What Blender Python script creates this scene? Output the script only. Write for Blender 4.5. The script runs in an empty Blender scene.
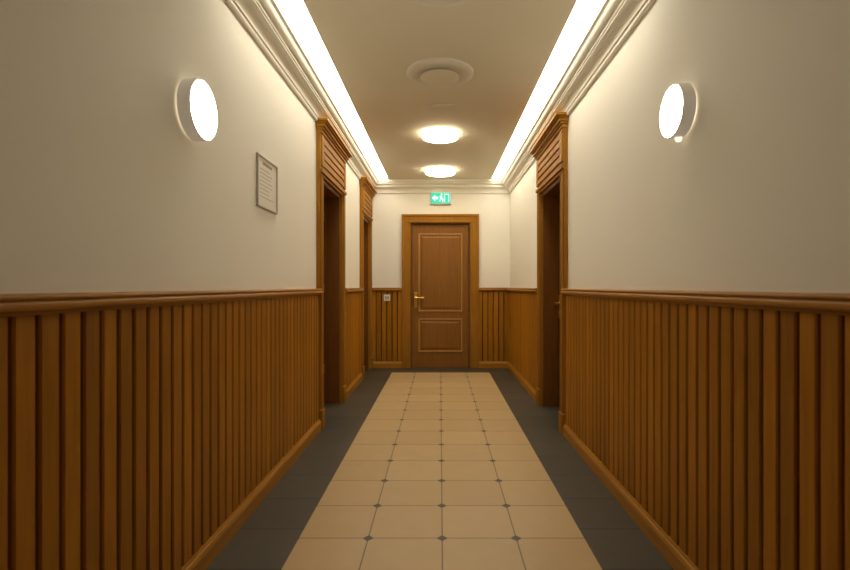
import bpy, bmesh, math, random
from mathutils import Vector, Matrix
random.seed(3)
S=bpy.context.scene
S.view_settings.view_transform='Standard'
F=499.0; H=1.16; D=7.13; W=1.0; YB=-3.2; CZ=2.66

# ---------------- materials ----------------
def nt(name):
    m=bpy.data.materials.new(name); m.use_nodes=True
    n=m.node_tree; b=n.nodes['Principled BSDF']
    return m,n,b
def N(n,t,**k):
    x=n.nodes.new(t)
    for a,v in k.items(): setattr(x,a,v)
    return x
def M(n,op,a,b=None,c=None):
    x=n.nodes.new('ShaderNodeMath'); x.operation=op
    for i,v in enumerate((a,b,c)):
        if v is None: continue
        if isinstance(v,(int,float)): x.inputs[i].default_value=v
        else: n.links.new(v,x.inputs[i])
    return x.outputs[0]
def MIX(n,f,a,b):
    x=n.nodes.new('ShaderNodeMix'); x.data_type='RGBA'
    for i,v in ((0,f),(6,a),(7,b)):
        if isinstance(v,(int,float)): x.inputs[i].default_value=v
        elif isinstance(v,tuple): x.inputs[i].default_value=(*v,1)
        else: n.links.new(v,x.inputs[i])
    return x.outputs[2]
def plain(name,col,rough=.5,metal=0,noise=0.0,scale=8,bump=0,glow=None):
    m,n,b=nt(name)
    b.inputs['Roughness'].default_value=rough; b.inputs['Metallic'].default_value=metal
    tc=N(n,'ShaderNodeTexCoord'); no=N(n,'ShaderNodeTexNoise'); no.inputs['Scale'].default_value=scale; no.inputs['Detail'].default_value=5
    n.links.new(tc.outputs['Object'],no.inputs['Vector'])
    dark=tuple(c*(1-noise) for c in col)
    n.links.new(MIX(n,no.outputs['Fac'],dark,col),b.inputs['Base Color'])
    if glow:
        b.inputs['Emission Color'].default_value=(*glow[0],1); b.inputs['Emission Strength'].default_value=glow[1]
    if bump:
        no2=N(n,'ShaderNodeTexNoise'); no2.inputs['Scale'].default_value=140
        n.links.new(tc.outputs['Object'],no2.inputs['Vector'])
        bp=N(n,'ShaderNodeBump'); bp.inputs['Strength'].default_value=bump; bp.inputs['Distance'].default_value=.002
        n.links.new(no2.outputs['Fac'],bp.inputs['Height']); n.links.new(bp.outputs[0],b.inputs['Normal'])
    return m
def emis(name,col,st,base=(.8,.8,.8)):
    m,n,b=nt(name)
    b.inputs['Base Color'].default_value=(*base,1)
    b.inputs['Emission Color'].default_value=(*col,1); b.inputs['Emission Strength'].default_value=st
    return m
def wood(name,c1,c2,rough=.5,grain=(26,26,1.6),plank=None,spec=.2):
    m,n,b=nt(name)
    tc=N(n,'ShaderNodeTexCoord'); mp=N(n,'ShaderNodeMapping'); mp.inputs['Scale'].default_value=grain
    n.links.new(tc.outputs['Object'],mp.inputs['Vector'])
    no=N(n,'ShaderNodeTexNoise'); no.inputs['Scale'].default_value=1.6; no.inputs['Detail'].default_value=8; no.inputs['Roughness'].default_value=.6; no.inputs['Distortion'].default_value=.6
    n.links.new(mp.outputs[0],no.inputs['Vector'])
    cr=N(n,'ShaderNodeMapRange'); cr.inputs[1].default_value=.3; cr.inputs[2].default_value=.7
    n.links.new(no.outputs['Fac'],cr.inputs[0])
    col=MIX(n,cr.outputs[0],c1,c2)
    if plank:
        ax,pw=plank
        sp=N(n,'ShaderNodeSeparateXYZ'); n.links.new(tc.outputs['Object'],sp.inputs[0])
        idx=M(n,'FLOOR',M(n,'DIVIDE',sp.outputs[ax],pw))
        wn=N(n,'ShaderNodeTexWhiteNoise',noise_dimensions='1D'); n.links.new(idx,wn.inputs['W'])
        hsv=N(n,'ShaderNodeHueSaturation')
        n.links.new(col,hsv.inputs['Color'])
        n.links.new(M(n,'MULTIPLY_ADD',wn.outputs['Value'],.34,.80),hsv.inputs['Value'])
        col=hsv.outputs[0]
    n.links.new(col,b.inputs['Base Color'])
    b.inputs['Roughness'].default_value=rough; b.inputs['Specular IOR Level'].default_value=spec
    bp=N(n,'ShaderNodeBump'); bp.inputs['Strength'].default_value=.15; bp.inputs['Distance'].default_value=.002
    n.links.new(no.outputs['Fac'],bp.inputs['Height']); n.links.new(bp.outputs[0],b.inputs['Normal'])
    return m
PW=.076
plaster=plain('plaster_cream',(.85,.81,.71),.75,noise=.04,scale=2,bump=.15)
ceil_m=plain('ceiling_paint',(.82,.76,.62),.8,noise=.04,scale=2)
crown_m=plain('moulding_paint',(.80,.765,.67),.6,noise=.03)
c1=(.31,.120,.005); c2=(.44,.185,.010)
wplankY=wood('oak_planks_side',c1,c2,plank=(1,PW))
wplankX=wood('oak_planks_end',c1,c2,plank=(0,PW))
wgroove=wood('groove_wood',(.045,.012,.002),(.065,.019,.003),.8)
wrailY=wood('oak_rail_side',(.32,.135,.012),(.43,.190,.020),.42,(26,1.6,26))
wrailX=wood('oak_rail_end',(.32,.135,.012),(.43,.190,.020),.42,(1.6,26,26))
wcase=wood('oak_casing',(.30,.130,.013),(.38,.170,.020),.55,spec=.1)
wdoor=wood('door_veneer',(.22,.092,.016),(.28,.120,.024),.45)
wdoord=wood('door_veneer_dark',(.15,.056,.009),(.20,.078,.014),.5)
wbead=wood('door_bead',(.40,.20,.045),(.50,.255,.07),.4)
brass=plain('brass',(.85,.56,.16),.3,1)
whitep=plain('white_plastic',(.80,.77,.70),.4)
greyp=plain('grey_plastic',(.42,.39,.33),.5)
drum=plain('sconce_enamel_glow',(.78,.73,.65),.5,glow=((1,.88,.7),.14))  # weak emission stands in for light on the drum side
ink=plain('ink',(.30,.26,.22),.7)
paper=plain('notice_paper',(.76,.71,.62),.6)
framem=plain('notice_frame_metal',(.50,.45,.38),.4)
ledm=emis('led_diffuser',(1,.935,.78),10.8)
scm=emis('sconce_glow',(1,.91,.74),21)
schalo=emis('sconce_back_glow',(1,.86,.64),1.6)
lampm=emis('ceiling_lamp_glow',(1,.87,.62),15)
green=emis('exit_green',(.02,.66,.45),.85,(.0,.25,.15))
exitw=emis('exit_white',(.8,1,.93),.9,(.3,.4,.36))
nightm=emis('night_glow',(1,.85,.62),1.4)

def floor_mat():
    m,n,b=nt('floor_tiles')
    tc=N(n,'ShaderNodeTexCoord'); sp=N(n,'ShaderNodeSeparateXYZ'); n.links.new(tc.outputs['Object'],sp.inputs[0])
    X,Y=sp.outputs[0],sp.outputs[1]; T=.341
    gx=M(n,'DIVIDE',M(n,'SUBTRACT',X,.01),T); gy=M(n,'DIVIDE',M(n,'SUBTRACT',Y,2.30),T)
    def dist(g): return M(n,'MULTIPLY',M(n,'ABSOLUTE',M(n,'SUBTRACT',g,M(n,'ROUND',g))),T)
    dx,dy=dist(gx),dist(gy)
    grout=M(n,'LESS_THAN',M(n,'MINIMUM',dx,dy),.0030)
    dia=M(n,'LESS_THAN',M(n,'ADD',dx,dy),.027)
    cell=N(n,'ShaderNodeCombineXYZ'); n.links.new(M(n,'FLOOR',gx),cell.inputs[0]); n.links.new(M(n,'FLOOR',gy),cell.inputs[1])
    wn=N(n,'ShaderNodeTexWhiteNoise',noise_dimensions='2D'); n.links.new(cell.outputs[0],wn.inputs['Vector'])
    no=N(n,'ShaderNodeTexNoise'); no.inputs['Scale'].default_value=9; no.inputs['Detail'].default_value=6
    n.links.new(tc.outputs['Object'],no.inputs['Vector'])
    f=M(n,'ADD',M(n,'MULTIPLY',wn.outputs['Value'],.45),M(n,'MULTIPLY',no.outputs['Fac'],.55))
    tile=MIX(n,f,(.47,.315,.145),(.58,.405,.20))
    tile=MIX(n,grout,tile,(.18,.12,.06))
    tile=MIX(n,dia,tile,(.07,.053,.035))
    q=M(n,'DIVIDE',Y,.341)
    by=M(n,'MULTIPLY',M(n,'ABSOLUTE',M(n,'SUBTRACT',q,M(n,'ROUND',q))),.341)
    bg=M(n,'LESS_THAN',by,.0035)
    wn2=N(n,'ShaderNodeTexWhiteNoise',noise_dimensions='1D'); n.links.new(M(n,'FLOOR',M(n,'ADD',q,.0)),wn2.inputs['W'])
    sf=M(n,'ADD',M(n,'MULTIPLY',wn2.outputs['Value'],.4),M(n,'MULTIPLY',no.outputs['Fac'],.6))
    slate=MIX(n,sf,(.040,.036,.024),(.085,.076,.052))
    slate=MIX(n,bg,slate,(.016,.014,.010))
    inx=M(n,'MULTIPLY',M(n,'GREATER_THAN',X,-.65),M(n,'LESS_THAN',X,.665))
    ins=M(n,'MULTIPLY',inx,M(n,'LESS_THAN',Y,6.73))
    n.links.new(MIX(n,ins,slate,tile),b.inputs['Base Color'])
    b.inputs['Roughness'].default_value=.42
    anyg=M(n,'MAXIMUM',M(n,'MULTIPLY',grout,ins),M(n,'MULTIPLY',bg,M(n,'SUBTRACT',1.0,ins)))
    bp=N(n,'ShaderNodeBump'); bp.inputs['Strength'].default_value=.4; bp.inputs['Distance'].default_value=.002; bp.invert=True
    n.links.new(anyg,bp.inputs['Height']); n.links.new(bp.outputs[0],b.inputs['Normal'])
    return m

# ---------------- geometry helpers ----------------
def finish(name,bm,mat,parent=None,bevel=0,smooth=False):
    bmesh.ops.recalc_face_normals(bm,faces=bm.faces)
    me=bpy.data.meshes.new(name); bm.to_mesh(me); bm.free()
    mats=mat if isinstance(mat,list) else [mat]
    for x in mats: me.materials.append(x)
    o=bpy.data.objects.new(name,me); S.collection.objects.link(o)
    if smooth:
        for p in me.polygons: p.use_smooth=True
        md=o.modifiers.new('es','EDGE_SPLIT'); md.split_angle=math.radians(35)
    if bevel:
        md=o.modifiers.new('bv','BEVEL'); md.width=bevel; md.segments=2; md.limit_method='ANGLE'
    if parent: o.parent=parent
    return o
def box(bm,x0,x1,y0,y1,z0,z1,mi=0):
    vs=[bm.verts.new((x,y,z)) for x in (x0,x1) for y in (y0,y1) for z in (z0,z1)]
    for q in ((0,1,3,2),(4,6,7,5),(0,4,5,1),(2,3,7,6),(0,2,6,4),(1,5,7,3)):
        f=bm.faces.new([vs[i] for i in q]); f.material_index=mi
def wmap(side):
    if side=='left': return lambda a,s,z:(-W+a,s,z)
    if side=='right': return lambda a,s,z:(W-a,s,z)
    if side=='end': return lambda a,s,z:(s,D-a,z)
    if side=='back': return lambda a,s,z:(s,YB+a,z)
def wbox(bm,side,a0,a1,s0,s1,z0,z1,mi=0):
    f=wmap(side); p=f(a0,s0,z0); q=f(a1,s1,z1)
    box(bm,min(p[0],q[0]),max(p[0],q[0]),min(p[1],q[1]),max(p[1],q[1]),z0,z1,mi)
def extr(bm,side,prof,s0,s1,mi=0):
    f=wmap(side)
    A=[bm.verts.new(f(a,s0,z)) for a,z in prof]; B=[bm.verts.new(f(a,s1,z)) for a,z in prof]
    n=len(prof)
    for i in range(n):
        j=(i+1)%n; bm.faces.new((A[i],A[j],B[j],B[i])).material_index=mi
    bm.faces.new(A).material_index=mi; bm.faces.new(B[::-1]).material_index=mi
def empty(name,loc=(0,0,0)):
    e=bpy.data.objects.new(name,None); S.collection.objects.link(e); e.location=(0,0,0); return e
def lathe(bm,prof,center,axis,seg=64,mi=0):
    ax=Vector(axis).normalized(); u=ax.orthogonal().normalized(); v=ax.cross(u)
    rings=[]
    for r,h in prof:
        c=Vector(center)+ax*h
        if r<1e-6: rings.append([bm.verts.new(c)])
        else: rings.append([bm.verts.new(c+u*r*math.cos(2*math.pi*i/seg)+v*r*math.sin(2*math.pi*i/seg)) for i in range(seg)])
    for a,b in zip(rings,rings[1:]):
        for i in range(seg):
            j=(i+1)%seg
            if len(a)==1 and len(b)==1: continue
            if len(a)==1: f=bm.faces.new((a[0],b[i],b[j]))
            elif len(b)==1: f=bm.faces.new((a[i],a[j],b[0]))
            else: f=bm.faces.new((a[i],a[j],b[j],b[i]))
            f.material_index=mi

LD=[(4.03,5.07),(6.20,7.06)]
RD=[(3.90,4.95)]
CW=.10; OT=2.06; TH=.30
# ---------------- walls ----------------
def sidewall(name,side,doors):
    bm=bmesh.new(); s=YB-TH
    for a,b in doors:
        wbox(bm,side,-TH,0,s,a+CW,0,2.95); wbox(bm,side,-TH,0,a+CW,b-CW,OT,2.95); s=b-CW
    wbox(bm,side,-TH,0,s,D+TH,0,2.95)
    finish(name,bm,plaster)
sidewall('wall_left','left',LD); sidewall('wall_right','right',RD)
bm=bmesh.new()
EX0,EX1=-.42,.43
wbox(bm,'end',-TH,0,-W,EX0,0,2.95); wbox(bm,'end',-TH,0,EX1,W,0,2.95); wbox(bm,'end',-TH,0,EX0,EX1,2.07,2.95)
finish('wall_end',bm,plaster)
bm=bmesh.new(); wbox(bm,'back',-TH,0,-W,W,0,2.95); finish('wall_back',bm,plaster)
bm=bmesh.new(); box(bm,-W-TH,W+TH,YB-TH,D+TH,-.12,0); finish('floor',bm,floor_mat())
SI,SO,SY=.72,.855,2.25
bm=bmesh.new(); box(bm,-W,W,YB,D,CZ+.06,2.95); finish('ceiling',bm,ceil_m)
bm=bmesh.new(); box(bm,-SI,SI,YB,D,CZ,CZ+.06); finish('trim_ceiling_panel',bm,ceil_m)
for k,sg in enumerate((-1,1)):
    bm=bmesh.new()
    a,b=sorted((sg*SI,sg*SO)); box(bm,a,b,YB,SY,CZ,CZ+.06)
    a,b=sorted((sg*SO,sg*W)); box(bm,a,b,YB,D,CZ,CZ+.06)
    finish('trim_ceiling_border_%d'%(k+1),bm,ceil_m)
for sg in (-1,1):
    e=empty('led_light_strip')
    a,b=sorted((sg*(SI+.003),sg*(SO-.003)))
    bm=bmesh.new(); box(bm,a,b,SY+.01,D-.13,CZ+.026,CZ+.036); finish('diffuser',bm,ledm,e)
    bm=bmesh.new(); box(bm,a,b,SY+.01,D-.13,CZ+.036,CZ+.059); finish('channel',bm,whitep,e)

def arc(c,r0,r1,t0,t1,n=6):
    return [(c[0]+r0*math.cos(math.radians(t0+(t1-t0)*i/n)),c[1]+r1*math.sin(math.radians(t0+(t1-t0)*i/n))) for i in range(n+1)]
prof=[(0,2.485),(.016,2.485),(.022,2.492),(.022,2.507),(.030,2.510)]+arc((.085,2.510),.055,.055,180,90,6)+[(.085,2.574),(.092,2.576),(.092,2.59)]+arc((.092,2.625),.035,.035,-90,0,6)+[(.132,2.630),(.144,2.634),(.144,CZ+.002),(0,CZ+.002)]
for side,s0,s1 in (('left',YB,D),('right',YB,D),('end',-W,W),('back',-W,W)):
    bm=bmesh.new(); extr(bm,side,prof,s0,s1); finish('trim_crown_'+side,bm,crown_m,smooth=False)

# ---------------- wainscot ----------------
RT=H-.017
def wains(side,segs,wp,wr,name):
    e=empty(name)
    bm=bmesh.new()
    for s0,s1 in segs: wbox(bm,side,0,.004,s0,s1,.02,RT-.02)
    finish('backing',bm,wgroove,e)
    bm=bmesh.new()
    for s0,s1 in segs:
        i=math.floor(s0/PW)
        while i*PW<s1:
            a=max(s0,i*PW+.006); b=min(s1,(i+1)*PW-.006)
            if b-a>.008:
                bv=min(.005,(b-a)/3)
                f=wmap(side)
                pr=[(.002,a),(.017,a),(.022,a+bv),(.022,b-bv),(.017,b),(.002,b)]
                A=[bm.verts.new(f(p,s,.05)) for p,s in pr]; B=[bm.verts.new(f(p,s,RT-.03)) for p,s in pr]
                for k in range(6): bm.faces.new((A[k],A[(k+1)%6],B[(k+1)%6],B[k]))
                bm.faces.new(A); bm.faces.new(B[::-1])
            i+=1
    finish('planks',bm,wp,e)
    rp=[(0,RT),(.046,RT),(.052,RT-.003),(.054,RT-.008),(.052,RT-.013),(.046,RT-.015)]+arc((.044,RT-.029),.012,.013,80,-70,5)+[(.034,RT-.044),(.028,RT-.052),(.0,RT-.052)]
    bm=bmesh.new()
    for s0,s1 in segs: extr(bm,side,rp,s0,s1)
    finish('rail',bm,wr,e)
    bm=bmesh.new()
    bp=[(0,0),(.042,0),(.042,.065),(.036,.078),(.030,.083),(.026,.092),(0,.092)]
    for s0,s1 in segs: extr(bm,side,bp,s0,s1)
    finish('baseboard_'+side,bm,wr)
wains('left',[(YB,LD[0][0]),(LD[0][1],LD[1][0])],wplankY,wrailY,'trim_wainscot_left')
wains('right',[(YB,RD[0][0]),(RD[0][1],D)],wplankY,wrailY,'trim_wainscot_right')
wains('end',[(-W,-.545),(.555,W)],wplankX,wrailX,'trim_wainscot_end')
wains('back',[(-W,W)],wplankX,wrailX,'trim_wainscot_back')

# ---------------- doors ----------------
def panel(bm,bb,side,a,s0,s1,z0,z1,t=.018):
    for (u0,u1,v0,v1) in ((s0,s1,z0,z0+t),(s0,s1,z1-t,z1),(s0,s0+t,z0+t,z1-t),(s1-t,s1,z0+t,z1-t)):
        wbox(bb,side,a,a+.012,u0,u1,v0,v1)
    f=wmap(side); m=.035; k=.03
    o=[(s0+m,z0+m),(s1-m,z0+m),(s1-m,z1-m),(s0+m,z1-m)]
    i=[(s0+m+k,z0+m+k),(s1-m-k,z0+m+k),(s1-m-k,z1-m-k),(s0+m+k,z1-m-k)]
    A=[bm.verts.new(f(a,s,z)) for s,z in o]; B=[bm.verts.new(f(a+.010,s,z)) for s,z in i]
    for q in range(4): bm.faces.new((A[q],A[(q+1)%4],B[(q+1)%4],B[q]))
    bm.faces.new(B)
def handle(side,a,s,z,dirn,parent):
    f=wmap(side)
    bm=bmesh.new(); wbox(bm,side,a,a+.008,s-.024,s+.024,z-.14,z+.08); finish('escutcheon',bm,brass,parent,.003)
    p0=Vector(f(a,s,z)); nrm=(Vector(f(a+1,s,z))-p0)
    bm=bmesh.new(); lathe(bm,[(0,0),(.018,0),(.018,.012),(.011,.016),(.011,.055),(0,.055)],p0,nrm,16)
    t=(Vector(f(a,s+dirn,z))-p0)
    lathe(bm,[(0,-.014),(.012,-.010),(.013,.02),(.011,.07),(.013,.11),(.010,.122),(0,.124)],p0+nrm*.05,t,16)
    finish('lever',bm,brass,parent,smooth=True)
    bm=bmesh.new(); lathe(bm,[(0,0),(.010,0),(.010,.008),(0,.009)],p0+nrm*.005-Vector((0,0,.09)),nrm,16); finish('lock_cylinder',bm,brass,parent)
def side_door(name,side,y0,y1,hside):
    e=empty(name)
    bm=bmesh.new()
    for a,b in ((y0,y0+CW),(y1-CW,y1)):
        wbox(bm,side,0,.030,a,b,.16,OT+.005)
        wbox(bm,side,.03,.042,a+.012,a+.030,.17,2.08); wbox(bm,side,.03,.042,b-.030,b-.012,.17,2.08)
        wbox(bm,side,.03,.040,(a+b)/2-.010,(a+b)/2+.010,.17,2.08)
        wbox(bm,side,0,.05,a-.004,b+.004,0,.16)
    wbox(bm,side,0,.034,y0,y1,OT+.005,2.41)
    wbox(bm,side,.03,.052,y0-.006,y1+.006,2.085,2.115)
    for k in range(4):
        z=2.15+k*.062
        wbox(bm,side,.03,.046,y0+.10,y1-.10,z,z+.045)
    for a in (y0,y1-CW): wbox(bm,side,.03,.048,a+.01,a+CW-.01,2.14,2.395)
    finish('casing',bm,wcase,e,.004)
    bm=bmesh.new()
    for z0,z1,a,o in ((2.405,2.43,.048,.006),(2.43,2.448,.060,.014),(2.448,2.475,.074,.024),(2.475,2.488,.088,.034),(2.488,2.512,.102,.044)):
        wbox(bm,side,0,a,y0-o,min(y1+o,D-.03),z0,z1)
    finish('cornice',bm,wcase,e,.004)
    bm=bmesh.new(); i0,i1=y0+CW,y1-CW
    wbox(bm,side,-.22,.001,i0,i0+.022,0,OT-.022); wbox(bm,side,-.22,.001,i1-.022,i1,0,OT-.022); wbox(bm,side,-.22,.001,i0,i1,OT-.022,OT)
    wbox(bm,side,-.145,-.13,i0+.02,i0+.035,0,OT-.02); wbox(bm,side,-.145,-.13,i1-.035,i1-.02,0,OT-.02)
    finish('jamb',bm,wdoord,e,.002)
    bm=bmesh.new(); bb=bmesh.new(); a=-.15
    wbox(bm,side,a-.045,a,i0+.022,i1-.022,.008,OT-.022)
    panel(bm,bb,side,a,i0+.12,i1-.12,.82,1.92); panel(bm,bb,side,a,i0+.12,i1-.12,.2,.72)
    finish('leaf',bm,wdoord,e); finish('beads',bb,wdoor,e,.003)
    if hside>0: handle(side,a,i1-.07,1.0,-1,e)
    else: handle(side,a,i0+.07,1.0,1,e)
    bm=bmesh.new(); hs=(i0+.026) if hside>0 else (i1-.026); f=wmap(side)
    for z in (.3,1.1,1.8): lathe(bm,[(0,0),(.008,0),(.008,.09),(0,.09)],f(a+.008,hs,z),(0,0,1),12)
    finish('hinges',bm,brass,e)
side_door('door_1','left',*LD[0],-1); side_door('door_2','left',*LD[1],-1); side_door('door_3','right',*RD[0],1)
# end door
e=empty('door_4'); bm=bmesh.new()
for a,b in ((-.54,EX0),(EX1,.55)): wbox(bm,'end',0,.028,a,b,0,2.065)
wbox(bm,'end',0,.028,-.54,.55,2.065,2.185)
for (a,b,z0,z1) in ((-.545,-.515,0,2.160),(.525,.555,0,2.160),(-.545,.555,2.160,2.19)): wbox(bm,'end',.001,.045,a,b,z0,z1)
for (a,b,z0,z1) in ((EX0-.02,EX0-.001,0,2.072),(EX1+.001,EX1+.02,0,2.072),(EX0-.02,EX1+.02,2.072,2.09)): wbox(bm,'end',.001,.036,a,b,z0,z1)
finish('casing',bm,wcase,e,.005)
bm=bmesh.new()
wbox(bm,'end',-.15,.0,EX0,EX0+.018,0,2.052); wbox(bm,'end',-.15,.0,EX1-.018,EX1,0,2.052); wbox(bm,'end',-.15,.0,EX0,EX1,2.052,2.07)
finish('jamb',bm,wdoord,e)
bm=bmesh.new(); bb=bmesh.new()
wbox(bm,'end',-.075,-.035,EX0+.02,EX1-.02,.01,2.048)
panel(bm,bb,'end',-.035,EX0+.11,EX1-.11,.80,1.92,.02); panel(bm,bb,'end',-.035,EX0+.11,EX1-.11,.22,.70,.02)
finish('leaf',bm,wdoor,e); finish('beads',bb,wbead,e,.004)
handle('end',-.035,EX0+.07,1.0,1,e)
bm=bmesh.new(); wbox(bm,'end',-.1,0,EX0,EX1,0,.012); finish('threshold',bm,wdoord,e)

# ---------------- sconces ----------------
def sconce(side,y,z,R,knob=False):
    e=empty('wall_sconce'); f=wmap(side); c=f(0,y,z); ax=(1,0,0) if side=='left' else (-1,0,0)
    bm=bmesh.new(); lathe(bm,[(0,.0),(R*.8,.0),(R*.8,.010),(0,.010)],c,ax); finish('back_glow',bm,schalo,e)  # glowing disc added behind the drum for a halo on the wall
    bm=bmesh.new(); lathe(bm,[(0,.010),(R-.004,.010),(R,.014),(R,.058),(R-.003,.062),(R-.006,.062),(R-.008,.056),(0,.056)],c,ax); finish('drum',bm,drum,e,smooth=True)
    bm=bmesh.new(); lathe(bm,[(R-.008,.054),(R-.008,.060),(R-.02,.064),(R*.6,.068),(R*.3,.070),(0,.070)],c,ax); finish('diffuser',bm,scm,e,smooth=True)
    if knob:
        bm=bmesh.new(); lathe(bm,[(0,-.016),(.010,-.014),(.014,-.004),(.014,.004)],(c[0]+ax[0]*.03,c[1],c[2]-R),(0,0,1),24); finish('night_light',bm,nightm,e,smooth=True)  # small glowing night light under the drum
sconce('left',1.99,H+.702,.120); sconce('right',2.03,H+.712,.108,True)

# ---------------- ceiling fixtures ----------------
def clamp(y,R):
    e=empty('ceiling_lamp'); c=(0.003,y,CZ)
    bm=bmesh.new(); lathe(bm,[(0,0),(R*.7,0),(R*.7,-.022),(0,-.022)],c,(0,0,1)); finish('base',bm,whitep,e,smooth=True)
    bm=bmesh.new(); lathe(bm,[(0,-.021),(R-.02,-.021),(R-.004,-.023),(R,-.028),(R,-.042),(R-.006,-.050),(R*.7,-.056),(0,-.058)],c,(0,0,1)); finish('diffuser',bm,lampm,e,smooth=True)
    bm=bmesh.new(); lathe(bm,[(R-.002,-.026),(R+.005,-.026),(R+.005,-.034),(R-.002,-.034)],c,(0,0,1)); finish('rim',bm,greyp,e,smooth=True)
clamp(4.88,.178); clamp(6.42,.19)
def disc(y):
    e=empty('ceiling_vent'); c=(0,y,CZ); R=.235
    bm=bmesh.new(); lathe(bm,[(0,0),(R,0),(R,-.012),(R-.01,-.02),(R-.05,-.024),(R-.07,-.018),(0,-.018)],c,(0,0,1)); finish('flange',bm,crown_m,e,smooth=True)
    bm=bmesh.new(); lathe(bm,[(0,-.018),(.10,-.018),(.135,-.034),(.135,-.038),(.125,-.042),(0,-.042)],c,(0,0,1)); finish('disc',bm,ceil_m,e,smooth=True)
disc(3.50); disc(2.42)
e=empty('ceiling_hatch'); bm=bmesh.new(); box(bm,-.09,.11,4.10,4.28,CZ-.012,CZ); finish('frame',bm,crown_m,e,.004)
bm=bmesh.new(); box(bm,-.075,.095,4.115,4.265,CZ-.016,CZ-.01); finish('cover',bm,ceil_m,e,.002)

# ---------------- exit sign ----------------
e=empty('exit_sign'); ys=D-.05; zc=2.415
bm=bmesh.new(); box(bm,-.135,.155,ys,D,zc-.085,zc+.085); finish('housing',bm,whitep,e,.006)
bm=bmesh.new(); box(bm,-.128,.148,ys-.006,ys,zc-.076,zc+.076); finish('face',bm,green,e,.003)
bm=bmesh.new(); y0,y1=ys-.009,ys-.005
box(bm,.06,.07,y0,y1,zc-.055,zc+.047); box(bm,.12,.13,y0,y1,zc-.055,zc+.047); box(bm,.06,.13,y0,y1,zc+.047,zc+.057)
def poly(pts):
    A=[bm.verts.new((x,y0,zc+z)) for x,z in pts]; B=[bm.verts.new((x,y1,zc+z)) for x,z in pts]; n=len(pts)
    bm.faces.new(A); bm.faces.new(B[::-1])
    for i in range(n): bm.faces.new((A[i],A[(i+1)%n],B[(i+1)%n],B[i]))
poly([(-.115,0),(-.07,.045),(-.07,.018),(-.025,.018),(-.025,-.018),(-.07,-.018),(-.07,-.045)])
poly([(.0,.03),(.025,.035),(.035,.0),(.05,-.02),(.04,-.06),(.03,-.06),(.035,-.025),(.018,-.012),(.005,-.045),(-.015,-.045),(-.015,-.035),(-.002,-.033),(.008,.0),(-.005,.01)])
lathe(bm,[(0,-.002),(.012,-.002),(.012,.002),(0,.002)],(.022,ys-.007,zc+.05),(0,1,0),16)
finish('pictogram',bm,exitw,e)

# ---------------- notice ----------------
e=empty('wall_notice'); s0,s1,z0,z1=2.71,3.04,H+.44,H+.73
bm=bmesh.new(); t=.011
for q in ((s0,s1,z0,z0+t),(s0,s1,z1-t,z1),(s0,s0+t,z0+t,z1-t),(s1-t,s1,z0+t,z1-t)): wbox(bm,'left',0,.014,*q)
finish('frame',bm,framem,e,.003)
bm=bmesh.new(); wbox(bm,'left',0,.006,s0+t,s1-t,z0+t,z1-t); finish('paper',bm,paper,e)
bm=bmesh.new(); z=z1-.045
wbox(bm,'left',.006,.0065,s0+.09,s1-.09,z,z+.014); z-=.03
for k in range(8):
    L=random.uniform(.6,1)*(s1-s0-.09); wbox(bm,'left',.006,.0065,s0+.045,s0+.045+L,z,z+.003); z-=.022
finish('text_lines',bm,ink,e)
# ---------------- switch ----------------
e=empty('light_switch')
x=-.80
bm=bmesh.new(); wbox(bm,'end',.02,.032,x,x+.09,.955,1.045); finish('plate',bm,whitep,e,.004)
bm=bmesh.new(); wbox(bm,'end',.030,.038,x+.016,x+.043,.975,1.025); wbox(bm,'end',.030,.038,x+.047,x+.074,.975,1.025); finish('rockers',bm,greyp,e,.003)

# ---------------- world, camera ----------------
w=bpy.data.worlds.new('w'); S.world=w; w.use_nodes=True; w.node_tree.nodes['Background'].inputs[0].default_value=(.9,.8,.65,1); w.node_tree.nodes['Background'].inputs[1].default_value=.02
cd=bpy.data.cameras.new('cam'); cam=bpy.data.objects.new('camera',cd); S.collection.objects.link(cam); S.camera=cam
cam.location=(0,0,H); cam.rotation_euler=(math.radians(90),0,0)
cd.sensor_width=36; cd.sensor_fit='HORIZONTAL'; cd.lens=F/850*36; cd.shift_x=-15/850; cd.shift_y=1.5/850
cd.dof.use_dof=True; cd.dof.focus_distance=4.5; cd.dof.aperture_fstop=3.5; cd.clip_start=.02
